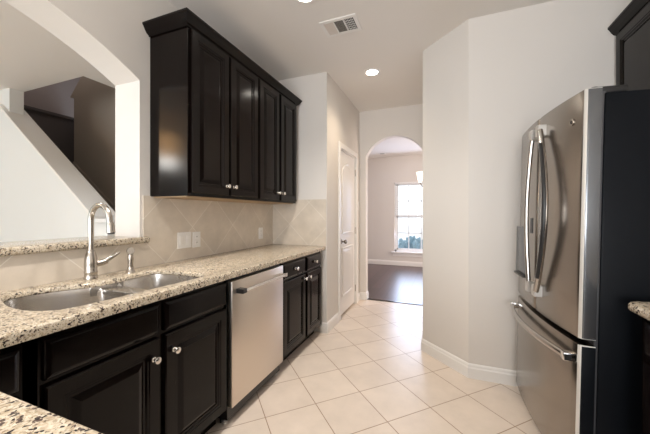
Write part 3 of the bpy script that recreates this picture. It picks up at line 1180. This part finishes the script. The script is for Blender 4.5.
def recessed_light(label, x, y, power, lit=True, z=H, group='recessed ceiling lights', color=(1.0, .93, .85)):
    t = thing('recessed_light', label, 'ceiling light', (x, y, z), group)
    obj('trim_ring', lathe(bmesh.new(), [(.060, -.001), (.085, -.001), (.083, -.006), (.062, -.008), (.060, -.004)], (x, y, z), 'z', 32), M['plastic'], t, True)
    obj('lens', lathe(bmesh.new(), [(.060, 0), (.058, -.004), (.001, -.005)], (x, y, z), 'z', 32), M['lamp' if lit else 'vent_grey'], t, True)
    if lit:
        spot('recessed_bulb', (x, y, z - .03), power, color)
    return t


recessed_light('lit round recessed ceiling light in front of the hall, beyond the vent', -.686, 3.10, 22, color=(1.0, .80, .58))
recessed_light('lit round recessed ceiling light cut by the top edge, nearer than the vent', -.872, 1.840, 48)
recessed_light('added round recessed ceiling light above the camera, lighting the kitchen, out of the picture', -.87, .50, 48)  # this and the next are unseen lights added to brighten the kitchen
recessed_light('added round recessed ceiling light near the back window, lighting the kitchen, out of the picture', -.2, -1.6, 48)
recessed_light('small unlit round fitting on the dining room ceiling through the archway', -1.29, 6.9, 0, False, 2.65)

recessed_light('added round recessed ceiling light in the living room, lighting the stair cap, hidden behind the arch', -2.75, 1.10, 24, color=(.95, .98, 1.0))  # unseen light added to brighten the sloped stair cap

# ceiling vent with three louver banks
vt = thing('ceiling_vent', 'white rectangular ceiling vent with three louver banks', 'vent', (-.745, 2.25, H))
vx0, vx1, vy0, vy1 = -.895, -.600, 2.146, 2.352
bm = bmesh.new()
fwd = .028
for a in ((vx0, vx1, vy0, vy0 + fwd), (vx0, vx1, vy1 - fwd, vy1), (vx0, vx0 + fwd, vy0 + fwd, vy1 - fwd), (vx1 - fwd, vx1, vy0 + fwd, vy1 - fwd)):
    box(bm, a[0], a[1], a[2], a[3], H - .008, H - .0005)
obj('frame', bm, M['plastic'], vt)
obj('duct_opening', bx(vx0 + .02, vx1 - .02, vy0 + .02, vy1 - .02, H - .0015, H - .0006), M['dark_void'], vt)
ix0, ix1, iy0, iy1 = vx0 + fwd, vx1 - fwd, vy0 + fwd, vy1 - fwd
bw = (ix1 - ix0) / 3
for k, (tilt, mm) in enumerate(((-.9, 'vent_pale'), (0, 'vent_grey'), (.9, 'plastic'))):  # shading of each louver angle put into the bank's colour
    bm = bmesh.new()
    a0, a1 = ix0 + bw * k + .004, ix0 + bw * (k + 1) - .004
    if k == 1:
        n = 12
        for i in range(n):
            y = iy0 + (iy1 - iy0) * (i + .5) / n
            pts = [(y - .006, H - .007), (y + .004, H - .003), (y + .005, H - .004), (y - .005, H - .008)]
            prism(bm, pts, 'x', a0, a1)
    else:
        n = 6
        for i in range(n):
            x = a0 + (a1 - a0) * (i + .5) / n
            if k == 2:
                box(bm, x - .0011, x + .0011, iy0, iy1, H - .009, H - .006)
                continue
            pts = [(x - .009, H - .0085), (x + .007, H - .002), (x + .009, H - .003), (x - .007, H - .0095)]
            prism(bm, pts, 'y', iy0, iy1)
        for i in range(1, 6 if k == 2 else 1):
            y = iy0 + (iy1 - iy0) * i / 6
            box(bm, a0, a1, y - .0009, y + .0009, H - .009, H - .006)
    obj('louvers', bm, M[mm], vt)
bm = bmesh.new()
for k in (1, 2):
    box(bm, ix0 + bw * k - .004, ix0 + bw * k + .004, iy0, iy1, H - .008, H - .001)
obj('divider', bm, M['plastic'], vt)

# ------------------------------------------------------------------ dining room: blind, chandelier
bl = thing('window_blind', 'white slatted blind over the upper half of the far window', 'blind', ((WX0 + WX1) / 2, YF + .01, WZ1))
obj('headrail', bx(WX0 + .01, WX1 - .01, YF - .02, YF + .022, WZ1 - .045, WZ1 - .003, bev=.003), M['blind'], bl)
bm = bmesh.new()
z = WZ1 - .065
while z > 1.25:
    prism(bm, [(YF - .016, z - .004), (YF + .018, z + .004), (YF + .018, z + .0065), (YF - .016, z - .0015)], 'x', WX0 + .015, WX1 - .015)
    z -= .052
obj('slats', bm, M['blind'], bl)
obj('bottom_rail', bx(WX0 + .015, WX1 - .015, YF - .016, YF + .018, 1.20, 1.225, bev=.003), M['blind'], bl)

cx_, cy_ = .02, 5.8
ch = thing('chandelier', 'chandelier with glowing glass shades hanging in the dining room', 'chandelier', (cx_, cy_, 1.7))
obj('canopy', lathe(bmesh.new(), [(.06, 0), (.06, -.01), (.03, -.03), (.008, -.04)], (cx_, cy_, 2.65), 'z', 20), M['bronze'], ch, True)
obj('stem', lathe(bmesh.new(), [(.008, 1.70), (.008, 2.62)], (cx_, cy_, 0), 'z', 12), M['bronze'], ch, True)
obj('hub', lathe(bmesh.new(), [(.005, 1.60), (.025, 1.63), (.03, 1.68), (.02, 1.73), (.028, 1.78), (.010, 1.83)], (cx_, cy_, 0), 'z', 20), M['bronze'], ch, True)
for k in range(5):
    a = PI + 2 * PI * k / 5
    ux, uy = math.cos(a), math.sin(a)
    R = .40
    pts = [(cx_ + ux * r, cy_ + uy * r, z) for r, z in ((.02, 1.70), (.12, 1.66), (.24, 1.68), (.35, 1.75), (R, 1.83))]
    arm = obj('arm', tube(bmesh.new(), pts, .007, 10), M['bronze'], ch, True)
    s = obj('lamp_shade', lathe(bmesh.new(), [(.018, 1.835), (.030, 1.845), (.045, 1.90), (.056, 1.97), (.066, 2.03), (.062, 2.03), (.050, 1.97), (.02, 1.86)], (cx_ + ux * R, cy_ + uy * R, 0), 'z', 20), M['shade'], arm, True)
    s['label'] = 'glowing white glass shade'

# living room pendant whose warm glow shows in the end panel of the wall cabinet
lx, ly = -4.06, -.69
lp = thing('pendant_lamp', 'warm lit pendant lamp in the living room, mirrored in the cabinet side panel', 'pendant lamp', (lx, ly, 2.2))
obj('cord', lathe(bmesh.new(), [(.005, 2.52), (.005, H)], (lx, ly, 0), 'z', 10), M['bronze'], lp, True)
obj('lamp_shade', lathe(bmesh.new(), [(.03, 2.54), (.12, 2.50), (.14, 2.30), (.12, 2.16), (.02, 2.14)], (lx, ly, 0), 'z', 24), M['orange_shade'], lp, True)
d = bpy.data.lights.new('living_fill_light', 'POINT')  # white fill added under the shade to brighten the stair cap
d.energy = 14
d.color = (1, .97, .92)
d.shadow_soft_size = .12
o = bpy.data.objects.new('living_fill_light', d)
C.objects.link(o)
o.location = (lx, ly, 2.08)

# bare point light added to brighten the stairwell; no fitting there
d = bpy.data.lights.new('landing_fill_light', 'POINT')
d.energy = 5
d.color = (1, .9, .85)
d.shadow_soft_size = .1
o = bpy.data.objects.new('landing_fill_light', d)
C.objects.link(o)
o.location = (-5.1, 2.3, 4.0)

# ------------------------------------------------------------------ outdoors, seen through the far window
gr = struct('lawn', bx(-14, 14, YF + .2, 40, -.25, -.15), M['grass'])
for i in range(13):
    x = -2.1 + (i // 2) * .50 + (i % 2) * .25 + random.uniform(-.02, .02)
    y = YF + 1.4 + (i % 2) * .55 + random.uniform(-.05, .05)
    hgt = random.uniform(.50, .60)
    bm = bmesh.new()
    bmesh.ops.create_icosphere(bm, subdivisions=3, radius=.36)
    for v in bm.verts:
        n_ = v.co.normalized()
        k = 1 + .16 * math.sin(9 * n_.x + i) * math.sin(8 * n_.y + 2 * i) + random.uniform(-.12, .12)
        v.co = Vector((n_.x * .205 * k + x, n_.y * .205 * k + y, n_.z * (hgt + .15) / 2 * k + (hgt - .15) / 2))
    tag(obj('shrub', bm, M['leaf']), 'leafy shrub outside, in the lower panes of the far window', 'shrub', 'shrubs outside the far window')

for o in bpy.data.objects:
    if '_org' in o:
        del o['_org']
